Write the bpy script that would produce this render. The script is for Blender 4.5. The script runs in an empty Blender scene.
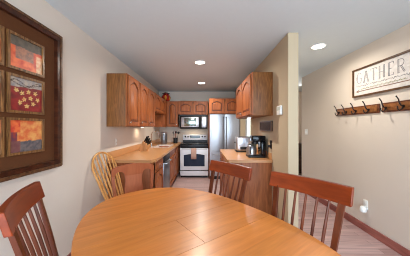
import bpy, bmesh, math, random
from mathutils import Vector, Matrix, noise

random.seed(7)
scn = bpy.context.scene
COL = scn.collection
R = math.radians
PI = math.pi


def rgb(r, g, b):
    f = lambda c: (c / 255 / 12.92) if c / 255 <= 0.04045 else ((c / 255 + 0.055) / 1.055) ** 2.4
    return (f(r), f(g), f(b), 1.0)


# ------------------------------------------------------------------ camera
H = 1.37
cam_data = bpy.data.cameras.new('camera')
cam = bpy.data.objects.new('camera', cam_data)
COL.objects.link(cam)
cam.location = (0, 0, H)
cam.rotation_euler = (R(90), 0, 0)
cam_data.sensor_width = 36
cam_data.lens = 36 * 200 / 410
cam_data.shift_x = 1 / 410
cam_data.shift_y = -1 / 410
cam_data.clip_start = 0.02
scn.camera = cam

# ------------------------------------------------------------------ view, world, large lights
scn.view_settings.view_transform = 'Standard'
scn.view_settings.look = 'None'
scn.view_settings.gamma = 1
scn.view_settings.use_curve_mapping = False
scn.view_settings.exposure = 0.24
scn.cycles.filter_width = 1.05

world = bpy.data.worlds.new('world')
scn.world = world
world.use_nodes = True
wn, wl = world.node_tree.nodes, world.node_tree.links
wbg = wn['Background']
wtc = wn.new('ShaderNodeTexCoord')
wsep = wn.new('ShaderNodeSeparateXYZ')
wramp = wn.new('ShaderNodeValToRGB')
wl.new(wtc.outputs['Generated'], wsep.inputs[0])
wl.new(wsep.outputs['Z'], wramp.inputs[0])
wramp.color_ramp.elements[0].position = 0.0
wramp.color_ramp.elements[0].color = rgb(214, 222, 206)
wramp.color_ramp.elements[1].position = 0.12
wramp.color_ramp.elements[1].color = rgb(235, 242, 255)
wl.new(wramp.outputs[0], wbg.inputs[0])
wbg.inputs[1].default_value = 2.2


def area(name, loc, rot, sx, sy, power, col=(1, 1, 1), parent=None, spread=180):
    d = bpy.data.lights.new(name, 'AREA')
    d.shape = 'RECTANGLE'
    d.size, d.size_y, d.energy, d.color = sx, sy, power, col
    d.spread = R(spread)
    o = bpy.data.objects.new(name, d)
    o.location, o.rotation_euler, o.parent = loc, rot, parent
    COL.objects.link(o)
    return o


# daylight through the wide window behind the camera; hall and side room lights are added fill
area('daylight_rear', (0.4, -2.55, 1.25), (R(90), 0, 0), 3.1, 2.1, 146, (0.71, 0.94, 1.19))
area('fill_hall', (2.3, -1.1, 1.25), (R(90), 0, R(90)), 1.9, 1.7, 22, (0.71, 0.94, 1.19))  # invented source off to the side, spreads the light from behind the camera
area('fill_side_room', (2.9, 5.2, 2.0), (R(-90), 0, R(0)), 1.0, 1.0, 10, (1.0, 0.98, 0.96))  # unseen fill added inside the side room
CAN_POWER = 13
CAN_COL = (1.0, 0.95, 0.85)


# ------------------------------------------------------------------ mesh builder
class MB:
    def __init__(s, M=None):
        s.bm = bmesh.new()
        s.M = M or Matrix.Identity(4)

    def _v(s, p):
        return s.bm.verts.new(s.M @ Vector(p))

    def box(s, x0, x1, y0, y1, z0, z1, b=0.0, seg=2):
        m = s.M @ Matrix.Translation(((x0 + x1) / 2, (y0 + y1) / 2, (z0 + z1) / 2)) @ Matrix.Diagonal((abs(x1 - x0), abs(y1 - y0), abs(z1 - z0), 1))
        r = bmesh.ops.create_cube(s.bm, size=1, matrix=m)
        if b:
            es = list({e for v in r['verts'] for e in v.link_edges})
            bmesh.ops.bevel(s.bm, geom=es, offset=b, segments=seg, affect='EDGES', profile=0.5)
        return s

    def loft(s, secs, closed=False, caps=True):
        rows = [[s._v(p) for p in sec] for sec in secs]
        n = len(rows[0])
        k = len(rows)
        for i in range(k if closed else k - 1):
            a, b = rows[i], rows[(i + 1) % k]
            for j in range(n):
                s.bm.faces.new((a[j], a[(j + 1) % n], b[(j + 1) % n], b[j]))
        if caps and not closed:
            s.bm.faces.new(rows[0][::-1])
            s.bm.faces.new(rows[-1])
        return s

    def tube(s, pts, r, segs=8, closed=False, flat=1.0):
        pts = [Vector(p) for p in pts]
        n = len(pts)
        rad = r if isinstance(r, (list, tuple)) else [r] * n
        secs = []
        up = None
        for i in range(n):
            if closed:
                t = pts[(i + 1) % n] - pts[i - 1]
            else:
                t = pts[min(i + 1, n - 1)] - pts[max(i - 1, 0)]
            t.normalize()
            if up is None:
                up = Vector((0, 0, 1)) if abs(t.z) < 0.9 else Vector((1, 0, 0))
            up = (up - t * up.dot(t)).normalized()
            side = t.cross(up)
            secs.append([pts[i] + (up * math.cos(2 * PI * j / segs) + side * math.sin(2 * PI * j / segs) * flat) * rad[i] for j in range(segs)])
        return s.loft(secs, closed)

    def bar(s, p0, p1, w0, d0, w1=None, d1=None, side=(1, 0, 0)):
        """rectangular bar from p0 to p1; w along `side`, d across"""
        p0, p1 = Vector(p0), Vector(p1)
        w1, d1 = w1 or w0, d1 or d0
        t = (p1 - p0).normalized()
        sd = Vector(side)
        sd = (sd - t * sd.dot(t)).normalized()
        dp = t.cross(sd)
        secs = []
        for p, w, d in ((p0, w0, d0), (p1, w1, d1)):
            secs.append([p + sd * w / 2 * a + dp * d / 2 * b for a, b in ((-1, -1), (1, -1), (1, 1), (-1, 1))])
        return s.loft(secs)

    def lathe(s, prof, c=(0, 0, 0), segs=20, ripple=None):
        secs = []
        for r, z in prof:
            row = []
            for j in range(segs):
                a = 2 * PI * j / segs
                rr = max(r, 1e-4) * (1 + (ripple(a) if ripple else 0))
                row.append((c[0] + rr * math.cos(a), c[1] + rr * math.sin(a), c[2] + z))
            secs.append(row)
        return s.loft(secs)

    def prism(s, poly, f0, f1):
        """poly of 2D points; f0/f1 map (a, b) to the two end faces"""
        return s.loft([[f0(a, b) for a, b in poly], [f1(a, b) for a, b in poly]])

    def ring(s, outer, inner, y0, y1):
        """frame in the xz plane between two loops of equal length, from y0 (front) to y1 (back)"""
        n = len(outer)
        L = [[s._v((p[0], y, p[1])) for p in lp] for y in (y0, y1) for lp in (outer, inner)]
        of, inf, ob, ib = L
        for j in range(n):
            k = (j + 1) % n
            s.bm.faces.new((of[j], of[k], inf[k], inf[j]))
            s.bm.faces.new((ob[k], ob[j], ib[j], ib[k]))
            s.bm.faces.new((of[k], of[j], ob[j], ob[k]))
            s.bm.faces.new((inf[j], inf[k], ib[k], ib[j]))
        return s

    def build(s, name, mat, parent=None, smooth=True):
        bmesh.ops.recalc_face_normals(s.bm, faces=s.bm.faces)
        me = bpy.data.meshes.new(name)
        s.bm.to_mesh(me)
        s.bm.free()
        for m in (mat if isinstance(mat, (list, tuple)) else [mat]):
            me.materials.append(m)
        if smooth:
            me.polygons.foreach_set('use_smooth', [True] * len(me.polygons))
            me.set_sharp_from_angle(angle=R(32))
        o = bpy.data.objects.new(name, me)
        COL.objects.link(o)
        o.parent = parent
        return o


def tag(o, label=None, cat=None, group=None, kind=None):
    for k, v in (('label', label), ('category', cat), ('group', group), ('kind', kind)):
        if v:
            o[k] = v
    return o


def thing(name, label, cat, loc=(0, 0, 0), rz=0.0, group=None):
    o = bpy.data.objects.new(name, None)
    COL.objects.link(o)
    o.empty_display_size = 0.05
    o.location = loc
    o.rotation_euler = (0, 0, rz)
    return tag(o, label, cat, group)


def copy_tree(o, parent=None, depth=0):
    c = o.copy()
    COL.objects.link(c)
    if parent:
        c.parent = parent
    for ch in list(o.children):
        copy_tree(ch, c, depth + 1)
    return c


def dup(o, label, loc, rz, group=None):
    c = copy_tree(o)
    c.location, c.rotation_euler = loc, (0, 0, rz)
    return tag(c, label, None, group)


# ------------------------------------------------------------------ materials
def newmat(name):
    m = bpy.data.materials.new(name)
    m.use_nodes = True
    nt = m.node_tree
    return m, nt.nodes, nt.links, nt.nodes['Principled BSDF']


def plain(name, col, rough=0.5, metal=0.0, var=0.0, vscale=8.0, coat=0.0, spec=0.5, bump=0.0):
    m, n, l, b = newmat(name)
    b.inputs['Base Color'].default_value = col
    b.inputs['Roughness'].default_value = rough
    b.inputs['Metallic'].default_value = metal
    b.inputs['Coat Weight'].default_value = coat
    b.inputs['Specular IOR Level'].default_value = spec
    if var or bump:
        tc = n.new('ShaderNodeTexCoord')
        nz = n.new('ShaderNodeTexNoise')
        nz.inputs['Scale'].default_value = vscale
        nz.inputs['Detail'].default_value = 4
        l.new(tc.outputs['Object'], nz.inputs['Vector'])
        if var:
            mx = n.new('ShaderNodeMix')
            mx.data_type = 'RGBA'
            mx.inputs[6].default_value = tuple(c * (1 - var) for c in col[:3]) + (1,)
            mx.inputs[7].default_value = tuple(min(1, c * (1 + var)) for c in col[:3]) + (1,)
            l.new(nz.outputs['Fac'], mx.inputs[0])
            l.new(mx.outputs[2], b.inputs['Base Color'])
        if bump:
            bp = n.new('ShaderNodeBump')
            bp.inputs['Strength'].default_value = bump
            bp.inputs['Distance'].default_value = 0.01
            l.new(nz.outputs['Fac'], bp.inputs['Height'])
            l.new(bp.outputs[0], b.inputs['Normal'])
    return m


def wood(name, dark, light, axis='z', rough=0.38, sc=1.0, coat=0.0, stretch=9.0, plank=None, lo=0.3, hi=0.7, fine=0.18, dist=0.8):
    """grain runs along `axis`; plank = (axis, width, amount) varies the tone board by board"""
    m, n, l, b = newmat(name)
    tc = n.new('ShaderNodeTexCoord')
    mp = n.new('ShaderNodeMapping')
    s = [stretch * sc] * 3
    s['xyz'.index(axis)] = 0.9 * sc
    mp.inputs['Scale'].default_value = s
    l.new(tc.outputs['Object'], mp.inputs['Vector'])
    nz = n.new('ShaderNodeTexNoise')
    nz.inputs['Scale'].default_value = 1.6
    nz.inputs['Detail'].default_value = 5
    nz.inputs['Distortion'].default_value = dist
    l.new(mp.outputs[0], nz.inputs['Vector'])
    rp = n.new('ShaderNodeValToRGB')
    rp.color_ramp.elements[0].position, rp.color_ramp.elements[0].color = lo, dark
    rp.color_ramp.elements[1].position, rp.color_ramp.elements[1].color = hi, light
    l.new(nz.outputs['Fac'], rp.inputs[0])
    nf = n.new('ShaderNodeTexNoise')
    nf.inputs['Scale'].default_value = 9
    nf.inputs['Detail'].default_value = 3
    l.new(mp.outputs[0], nf.inputs['Vector'])
    mr = n.new('ShaderNodeMapRange')
    mr.inputs[1].default_value, mr.inputs[2].default_value = 0.3, 0.7
    mr.inputs[3].default_value, mr.inputs[4].default_value = 1 - fine, 1 + fine * 0.6
    l.new(nf.outputs['Fac'], mr.inputs[0])
    vm = n.new('ShaderNodeVectorMath')
    vm.operation = 'SCALE'
    l.new(rp.outputs[0], vm.inputs[0])
    l.new(mr.outputs[0], vm.inputs['Scale'])
    out = vm.outputs[0]
    if plank:
        sp = n.new('ShaderNodeSeparateXYZ')
        l.new(tc.outputs['Object'], sp.inputs[0])
        dv = n.new('ShaderNodeMath')
        dv.operation = 'DIVIDE'
        l.new(sp.outputs['XYZ'.index(plank[0].upper())], dv.inputs[0])
        dv.inputs[1].default_value = plank[1]
        fl = n.new('ShaderNodeMath')
        fl.operation = 'FLOOR'
        l.new(dv.outputs[0], fl.inputs[0])
        wnz = n.new('ShaderNodeTexWhiteNoise')
        wnz.noise_dimensions = '1D'
        l.new(fl.outputs[0], wnz.inputs['W'])
        m2 = n.new('ShaderNodeMapRange')
        m2.inputs[3].default_value, m2.inputs[4].default_value = 1 - plank[2], 1 + plank[2]
        l.new(wnz.outputs['Value'], m2.inputs[0])
        v2 = n.new('ShaderNodeVectorMath')
        v2.operation = 'SCALE'
        l.new(out, v2.inputs[0])
        l.new(m2.outputs[0], v2.inputs['Scale'])
        out = v2.outputs[0]
    l.new(out, b.inputs['Base Color'])
    b.inputs['Roughness'].default_value = rough
    b.inputs['Coat Weight'].default_value = coat
    b.inputs['Coat Roughness'].default_value = 0.22
    b.inputs['Specular IOR Level'].default_value = 0.3
    return m


def glow(name, col, strength):
    m, n, l, b = newmat(name)
    b.inputs['Base Color'].default_value = (0.8, 0.8, 0.8, 1)
    b.inputs['Emission Color'].default_value = col
    b.inputs['Emission Strength'].default_value = strength
    return m


def vcol_mat(name, rough=0.35, coat=0.05):
    m, n, l, b = newmat(name)
    a = n.new('ShaderNodeAttribute')
    a.attribute_name = 'Col'
    l.new(a.outputs['Color'], b.inputs['Base Color'])
    b.inputs['Roughness'].default_value = rough
    b.inputs['Coat Weight'].default_value = coat
    b.inputs['Coat Roughness'].default_value = 0.05
    return m


def floor_mat():
    m, n, l, b = newmat('laminate planks')
    tc = n.new('ShaderNodeTexCoord')
    br = n.new('ShaderNodeTexBrick')
    br.offset = 0.37
    br.inputs['Scale'].default_value = 1
    br.inputs['Brick Width'].default_value = 1.2
    br.inputs['Row Height'].default_value = 0.09
    br.inputs['Mortar Size'].default_value = 0.0016
    br.inputs['Mortar'].default_value = rgb(95, 62, 54)
    br.inputs['Color1'].default_value = rgb(180, 146, 140)
    br.inputs['Color2'].default_value = rgb(208, 176, 171)
    l.new(tc.outputs['Object'], br.inputs['Vector'])
    mp = n.new('ShaderNodeMapping')
    mp.inputs['Scale'].default_value = (1.2, 22, 1)
    l.new(tc.outputs['Object'], mp.inputs['Vector'])
    nz = n.new('ShaderNodeTexNoise')
    nz.inputs['Scale'].default_value = 2.0
    nz.inputs['Detail'].default_value = 5
    l.new(mp.outputs[0], nz.inputs['Vector'])
    mr = n.new('ShaderNodeMapRange')
    mr.inputs[1].default_value, mr.inputs[2].default_value = 0.3, 0.7
    mr.inputs[3].default_value, mr.inputs[4].default_value = 0.72, 1.18
    l.new(nz.outputs['Fac'], mr.inputs[0])
    vm = n.new('ShaderNodeVectorMath')
    vm.operation = 'SCALE'
    l.new(br.outputs['Color'], vm.inputs[0])
    l.new(mr.outputs[0], vm.inputs['Scale'])
    l.new(vm.outputs[0], b.inputs['Base Color'])
    b.inputs['Roughness'].default_value = 0.3
    return m


def steel_mat(name, col, rough=0.3, axis='z'):
    m, n, l, b = newmat(name)
    tc = n.new('ShaderNodeTexCoord')
    mp = n.new('ShaderNodeMapping')
    s = [60, 60, 60]
    s['xyz'.index(axis)] = 1
    mp.inputs['Scale'].default_value = s
    l.new(tc.outputs['Object'], mp.inputs['Vector'])
    nz = n.new('ShaderNodeTexNoise')
    nz.inputs['Scale'].default_value = 2
    l.new(mp.outputs[0], nz.inputs['Vector'])
    mr = n.new('ShaderNodeMapRange')
    mr.inputs[3].default_value, mr.inputs[4].default_value = rough - 0.03, rough + 0.03
    l.new(nz.outputs['Fac'], mr.inputs[0])
    l.new(mr.outputs[0], b.inputs['Roughness'])
    b.inputs['Base Color'].default_value = col
    b.inputs['Metallic'].default_value = 0.9
    return m


M_wall = plain('cream wall paint', rgb(216, 203, 189), 0.8, var=0.02, vscale=3)
M_tan = plain('tan partition paint', rgb(192, 172, 142), 0.8, var=0.02, vscale=3)
M_ceil = plain('ceiling paint', rgb(207, 217, 220), 0.9, var=0.02, vscale=20)
M_floor = floor_mat()
M_base = wood('reddish baseboard wood', rgb(130, 70, 60), rgb(172, 104, 92), 'y', 0.4)
M_oak = wood('honey oak upright', rgb(134, 68, 30), rgb(178, 102, 52), 'z', 0.42, 1.2, 0.0, fine=0.25)
M_oakh = wood('honey oak level', rgb(134, 68, 30), rgb(178, 102, 52), 'x', 0.42, 1.2, 0.0, fine=0.25)
M_oakside = wood('oak side panel', rgb(106, 62, 26), rgb(150, 96, 50), 'z', 0.5, 1.6, 0.0, stretch=8, dist=3.0, fine=0.25)
M_oakbase = wood('oak base panel', rgb(130, 72, 38), rgb(170, 100, 58), 'z', 0.45, 1.1, 0.0, dist=1.2, fine=0.2)
M_grooveshade = plain('painted door groove shade', rgb(92, 46, 22), 0.5, var=0.1)  # shade in the recessed door grooves, put into the colour
M_toe = plain('dark toe kick', rgb(60, 36, 26), 0.6, var=0.1)
M_counter = plain('tan laminate', rgb(196, 140, 90), 0.32, var=0.07, vscale=14, coat=0.1)
M_cherry = wood('cherry chair wood', rgb(98, 34, 8), rgb(148, 60, 22), 'x', 0.32, 1.0, 0.12, fine=0.12)
M_cherryv = wood('cherry spindle wood', rgb(80, 34, 14), rgb(116, 54, 26), 'z', 0.32, 1.0, 0.12, fine=0.12)
M_fiddle = wood('rosy cherry wood', rgb(150, 74, 40), rgb(172, 94, 56), 'z', 0.45, 0.8, 0.0, fine=0.08)
M_pale = wood('pale windsor wood', rgb(190, 124, 60), rgb(222, 164, 96), 'z', 0.4, 1.0, 0.1, fine=0.1)
M_table = wood('honey table wood', rgb(198, 114, 46), rgb(220, 136, 62), 'y', 0.36, 1.0, 0.25, stretch=9, plank=('x', 0.083, 0.07), fine=0.06)
M_tbase = wood('table base wood', rgb(170, 100, 48), rgb(206, 134, 74), 'z', 0.35, 1.0, 0.2)
M_steel = steel_mat('brushed steel', rgb(170, 168, 170), 0.34)
M_steelh = steel_mat('brushed steel level', rgb(206, 206, 212), 0.32, 'x')
M_range = plain('light steel enamel', rgb(234, 236, 242), 0.3, 0.0)
M_chrome = plain('chrome', rgb(225, 225, 228), 0.12, 1.0)
M_dksteel = plain('grey dishwasher steel', rgb(134, 136, 142), 0.32, 0.8)
M_black = plain('black plastic', rgb(20, 20, 22), 0.4, spec=0.35)
M_gloss = plain('black glass', rgb(14, 15, 18), 0.12, spec=0.3)
M_mirror = plain('reflective microwave glass', rgb(150, 164, 158), 0.15, 0.9)
M_oven = plain('oven door glass', rgb(34, 42, 62), 0.2, spec=0.2)
M_iron = plain('dark hook iron', rgb(48, 36, 32), 0.4, 0.6)
M_white = plain('white plastic', rgb(238, 236, 230), 0.4)
M_trim = plain('white trim paint', rgb(240, 240, 238), 0.5)
M_sink = plain('off white sink', rgb(236, 226, 218), 0.2)
M_frame = wood('dark mahogany frame', rgb(44, 20, 12), rgb(84, 42, 24), 'y', 0.3, 1.2, 0.1)
M_bead = wood('bronze bead', rgb(62, 36, 22), rgb(116, 78, 48), 'y', 0.4, 3.0, 0.2)
M_gold = wood('gilt fillet', rgb(74, 46, 24), rgb(150, 104, 60), 'z', 0.35, 5.0, 0.2)
M_mat = plain('brown mat board', rgb(92, 56, 34), 0.9, var=0.1, vscale=60, spec=0.1)
M_art = vcol_mat('art print')
M_signwood = wood('brown sign frame', rgb(70, 44, 26), rgb(104, 70, 44), 'y', 0.5, 1.5)
M_signboard = wood('whitewashed board', rgb(206, 197, 190), rgb(224, 217, 212), 'y', 0.7, 1.0, stretch=14, fine=0.03)
M_ink = plain('grey ink', rgb(92, 92, 100), 0.8)
M_inkred = plain('russet ink', rgb(134, 96, 78), 0.8)
M_inkgreen = plain('olive ink', rgb(150, 148, 110), 0.8)
M_rack = wood('honey pine rack', rgb(116, 68, 34), rgb(156, 98, 54), 'y', 0.4, 1.4, 0.1)
M_rackedge = wood('walnut rack edge', rgb(84, 42, 24), rgb(120, 66, 40), 'y', 0.35, 1.4, 0.2)
M_plaque = wood('dark walnut plaque', rgb(44, 28, 18), rgb(74, 50, 34), 'y', 0.6, 2.0)
M_towel = plain('dusty rose towel', rgb(196, 158, 142), 0.95, var=0.12, vscale=40, bump=0.4)
M_jarred = plain('red glaze', rgb(168, 34, 22), 0.15, var=0.25, vscale=9, coat=0.5)
M_jargold = plain('amber glaze', rgb(212, 140, 46), 0.2, var=0.2, vscale=12, coat=0.4)
M_jardark = plain('dark leaf glaze', rgb(60, 34, 20), 0.3)
M_block = wood('knife block wood', rgb(186, 130, 82), rgb(214, 164, 114), 'z', 0.4, 2)
M_bulb = glow('lamp lens', (1.0, 0.94, 0.84, 1), 9)
M_puck = glow('puck lens', (1.0, 0.9, 0.76, 1), 6)
M_puckcool = glow('cool puck lens', (0.8, 0.86, 1.0, 1), 5)
M_display = plain('range display glass', rgb(16, 22, 28), 0.1)
M_darkcab = wood('dark sideboard wood', rgb(40, 28, 24), rgb(70, 50, 42), 'x', 0.4)


def glass_mat():
    m, n, l, b = newmat('window glass')
    tr = n.new('ShaderNodeBsdfTransparent')
    gl = n.new('ShaderNodeBsdfGlossy')
    gl.inputs['Roughness'].default_value = 0.02
    mx = n.new('ShaderNodeMixShader')
    mx.inputs[0].default_value = 0.06
    l.new(tr.outputs[0], mx.inputs[1])
    l.new(gl.outputs[0], mx.inputs[2])
    l.new(mx.outputs[0], n['Material Output'].inputs['Surface'])
    return m


M_glass = glass_mat()

# ------------------------------------------------------------------ the setting
WL, WR, YB, YR, ZC = -1.345, 2.12, 6.05, -2.4, 2.44
PX0, PX1, PY0 = 0.95, 1.07, 2.26
T = 0.12
XF = 3.7


def struct(name, mb, mat, label, cat, parent=None):
    o = mb.build(name, mat, parent, smooth=False)
    return tag(o, label, cat, None, 'structure')


struct('floor', MB().box(WL - T, XF + T, YR - T, YB + T, -0.1, 0), M_floor, 'pinkish brown laminate plank floor', 'floor')
struct('ceiling', MB().box(WL - T, XF + T, YR - T, YB + T, ZC, ZC + 0.1), M_ceil, 'smooth pale grey ceiling over kitchen and dining area', 'ceiling')
struct('wall_left', MB().box(WL - T, WL, YR, YB, 0, ZC), M_wall, 'cream wall behind the dark framed artwork', 'wall')
struct('wall_right', MB().box(WR, WR + T, -0.1, 4.34, 0, ZC).box(WR, WR + T, YR, -2.1, 0, ZC).box(WR, WR + T, -2.1, -0.1, 2.15, ZC).box(WR, WR + T, -2.1, -0.1, 0, 0.35), M_wall, 'cream wall carrying the sign and coat racks', 'wall')
# back wall with a glass door opening
DX0, DX1, DZ = 1.27, 2.05, 2.05
w = MB().box(WL - T, DX0, YB, YB + T, 0, ZC).box(DX1, XF + T, YB, YB + T, 0, ZC).box(DX0, DX1, YB, YB + T, DZ, ZC)
struct('wall_back', w, M_wall, 'cream wall behind the range and refrigerator', 'wall')
struct('wall_far_right', MB().box(XF, XF + T, 4.34, YB, 0, ZC), M_wall, 'end wall of the side room', 'wall')
struct('wall_side_room', MB().box(WR + T, XF + T, 4.22, 4.34, 0, ZC), M_wall, 'near wall of the side room', 'wall')
# rear wall with wide window opening
w = MB().box(WL - T, -1.2, YR - T, YR, 0, ZC).box(2.0, WR + T, YR - T, YR, 0, ZC).box(-1.2, 2.0, YR - T, YR, 0, 0.15).box(-1.2, 2.0, YR - T, YR, 2.3, ZC)
struct('wall_rear', w, M_wall, 'wall with a wide window behind the dining table', 'wall')
w = MB()
for x in (-1.17, 0.4, 1.97):
    w.box(x - 0.03, x + 0.03, YR - 0.09, YR - 0.03, 0.15, 2.3)
for z in (0.18, 2.27):
    w.box(-1.2, 2.0, YR - 0.088, YR - 0.032, z - 0.03, z + 0.03)
struct('added_hall_window', MB().box(WR + 0.03, WR + 0.09, -2.1, -2.04, 0.35, 2.15).box(WR + 0.03, WR + 0.09, -0.16, -0.1, 0.35, 2.15)
       .box(WR + 0.032, WR + 0.088, -2.1, -0.1, 0.35, 0.41).box(WR + 0.032, WR + 0.088, -2.1, -0.1, 2.09, 2.15), M_trim, 'white frame of the added hall window behind the camera', 'window')  # invented window, added as an opening for the hall fill
struct('window_1', w, M_trim, 'white frame of the wide rear window', 'window')
# partition between kitchen and hall, with a doorway behind the counter
w = MB().box(PX0, PX1, PY0, 4.1, 0, ZC, 0.006).box(PX0, PX1, 5.2, YB, 0, ZC).box(PX0, PX1, 4.1, 5.2, 2.12, ZC)
struct('wall_partition', w, M_tan, 'tan partition wall ending beside the peninsula cabinets', 'wall')
# baseboards
def baseboard(name, mb, label):
    struct(name, mb, M_base, label, 'baseboard')
baseboard('baseboard_right', MB().box(WR - 0.016, WR, YR, 4.34, 0, 0.1, 0.004), 'reddish wood baseboard along the cream right wall')
baseboard('baseboard_left', MB().box(WL, WL + 0.016, YR, 2.7, 0, 0.11, 0.004), 'reddish wood baseboard along the left wall')
baseboard('baseboard_partition', MB().box(PX1, PX1 + 0.014, PY0, 4.1, 0, 0.1).box(PX0, PX1 + 0.014, PY0 - 0.014, PY0, 0, 0.1), 'reddish wood baseboard round the partition end')
# glass door in the back wall
d = struct('door_1', MB().box(DX0, DX0 + 0.05, YB + 0.03, YB + 0.08, 0, DZ).box(DX1 - 0.05, DX1, YB + 0.03, YB + 0.08, 0, DZ)
           .box(DX0 + 0.05, DX1 - 0.05, YB + 0.03, YB + 0.08, 0, 0.12).box(DX0 + 0.05, DX1 - 0.05, YB + 0.03, YB + 0.08, DZ - 0.06, DZ), M_trim, 'white framed glass door seen bright beyond the kitchen', 'door')
MB().box(DX0 + 0.05, DX1 - 0.05, YB + 0.05, YB + 0.056, 0.12, DZ - 0.06).build('door_pane', M_glass, d)

# ------------------------------------------------------------------ cabinets
def arch_loops(x0, x1, z0, z1, st, rise, N=20):
    """outer rectangle and inner cathedral-arch loop with equal point counts"""
    inn, out = [], []
    a0, a1, b0 = x0 + st, x1 - st, z0 + st
    zs = z1 - st - rise
    inn += [(a0, b0), (a1, b0), (a1, zs)]
    out += [(x0, z0), (x1, z0), (x1, zs)]
    for k in range(1, N):
        t = 1 - 2 * k / N
        z = zs + rise * (0.5 + 0.5 * math.cos(PI * t)) ** 0.6
        x = (a0 + a1) / 2 + t * (a1 - a0) / 2
        inn.append((x, z))
        out.append(((x0 + x1) / 2 + t * (x1 - x0) / 2, z1))
    inn.append((a0, zs))
    out.append((x0, zs))
    return out, inn


def shrink(loop, k):
    cx = sum(p[0] for p in loop) / len(loop)
    zs = [p[1] for p in loop]
    xs = [p[0] for p in loop]
    w, h = max(xs) - min(xs), max(zs) - min(zs)
    cz = (max(zs) + min(zs)) / 2
    return [(cx + (x - cx) * (1 - 2 * k / w), cz + (z - cz) * (1 - 2 * k / h)) for x, z in loop]


def door(parent, x0, x1, z0, z1, y, arch=True, knob=None, mat=None):
    """raised-panel door lying on the plane y (front is -y); knob = (x, z)"""
    st = min(0.058, (x1 - x0) * 0.2)
    rise = min(0.07, (z1 - z0) * 0.16) if arch else 0.0005
    out, inn = arch_loops(x0, x1, z0, z1, st, rise)
    m = MB()
    m.ring(out, inn, y - 0.022, y - 0.001)
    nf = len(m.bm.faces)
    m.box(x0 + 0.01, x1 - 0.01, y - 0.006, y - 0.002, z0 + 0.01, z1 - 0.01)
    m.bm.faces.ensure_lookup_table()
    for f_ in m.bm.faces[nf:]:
        f_.material_index = 1  # groove floor gets the painted shade
    a, b = shrink(inn, 0.020), shrink(inn, 0.036)
    m.loft([[(p[0], y - 0.006, p[1]) for p in a], [(p[0], y - 0.017, p[1]) for p in b]])
    dr = m.build('door', [mat or M_oak, M_grooveshade], parent)
    if knob:
        kx, kz = knob
        k = MB(Matrix.Translation((kx, y - 0.02, kz)) @ Matrix.Rotation(R(90), 4, 'X'))
        k.lathe([(0.006, 0), (0.006, 0.012), (0.015, 0.018), (0.016, 0.024), (0.010, 0.030), (0.0, 0.031)], segs=12)
        k.build('knob', M_chrome, dr)
    return dr


def drawer(parent, x0, x1, z0, z1, y, mat=None):
    m = MB().box(x0, x1, y - 0.02, y - 0.001, z0, z1, 0.006)
    d = m.build('drawer', mat or M_oakh, parent)
    k = MB(Matrix.Translation(((x0 + x1) / 2, y - 0.02, (z0 + z1) / 2)) @ Matrix.Rotation(R(90), 4, 'X'))
    k.lathe([(0.006, 0), (0.006, 0.012), (0.015, 0.018), (0.016, 0.024), (0.010, 0.030), (0.0, 0.031)], segs=12)
    k.build('knob', M_chrome, d)


def cabinet(name, label, loc, rz, w, dep, z0, z1, fronts, group, mat=None, dmat=None, toe=False, side=None):
    """front faces local -Y; loc is the middle of the footprint"""
    t = thing(name, label, 'cabinet', (loc[0], loc[1], 0), rz, group)
    zb = 0.1 if toe else z0
    m = MB().box(-w / 2, w / 2, -dep / 2 + 0.02, dep / 2, zb, z1, 0.002)
    m.build('body', side or M_oakside, t)
    # face frame
    f = MB()
    f.box(-w / 2, w / 2, -dep / 2, -dep / 2 + 0.02, z1 - 0.03, z1).box(-w / 2, w / 2, -dep / 2, -dep / 2 + 0.02, zb, zb + 0.03)
    f.box(-w / 2, -w / 2 + 0.025, -dep / 2, -dep / 2 + 0.02, zb + 0.03, z1 - 0.03).box(w / 2 - 0.025, w / 2, -dep / 2, -dep / 2 + 0.02, zb + 0.03, z1 - 0.03)
    f.build('face_frame', dmat or M_oak, t)
    if toe:
        MB().box(-w / 2 + 0.004, w / 2 - 0.004, -dep / 2 + 0.075, dep / 2 - 0.01, 0, 0.1).build('toe_kick', M_toe, t)
    for fr in fronts:
        if fr[0] == 'door':
            door(t, fr[1], fr[2], fr[3], fr[4], -dep / 2, fr[5], fr[6], dmat)
        else:
            drawer(t, fr[1], fr[2], fr[3], fr[4], -dep / 2)
    return t


def run_left(name, label, y0, y1, xf, z0, z1, fronts, group, **k):
    xb = WL + 0.002
    return cabinet(name, label, ((xb + xf) / 2, (y0 + y1) / 2), R(90), y1 - y0 - 0.002, xf - xb, z0, z1, fronts, group, **k)


UB, UT = 1.375, 2.11
GU = 'honey oak wall cabinets'
GB = 'oak base cabinets'
# left wall uppers, nearest first
w = 0.498
run_left('wall_cabinet', 'honey oak wall cabinet with one arched door and broad side panel facing the dining area', 2.752, 3.25, -1.06, UB, UT,
         [('door', -0.235, 0.23, UB + 0.015, UT - 0.015, True, (-0.215, UB + 0.06))], GU)
run_left('wall_cabinet', 'honey oak wall cabinet with two tall arched doors on left wall', 3.25, 4.25, -1.06, UB, UT,
         [('door', -0.485, -0.008, UB + 0.015, UT - 0.015, True, (-0.465, UB + 0.06)), ('door', 0.008, 0.485, UB + 0.015, UT - 0.015, True, (0.03, UB + 0.06))], GU)
run_left('wall_cabinet', 'short honey oak wall cabinet with two small doors above the sink', 4.25, 5.396, -1.06, 1.70, UT,
         [('door', -0.555, -0.008, 1.715, UT - 0.015, True, None), ('door', 0.008, 0.555, 1.715, UT - 0.015, True, None)], GU)
# corner cabinet: an L-shaped body
t = thing('corner_wall_cabinet', 'honey oak corner wall cabinet with one tall arched door left of microwave', 'cabinet', (-1.05, 5.75, 0), 0, GU)
MB().box(-0.293, -0.01, -0.35, -0.002, UB, UT).box(-0.293, 0.298, -0.002, 0.295, UB, UT).build('body', M_oak, t)
door(t, -0.005, 0.29, UB + 0.015, UT - 0.015, -0.002, True, (0.265, UB + 0.06))
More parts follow.
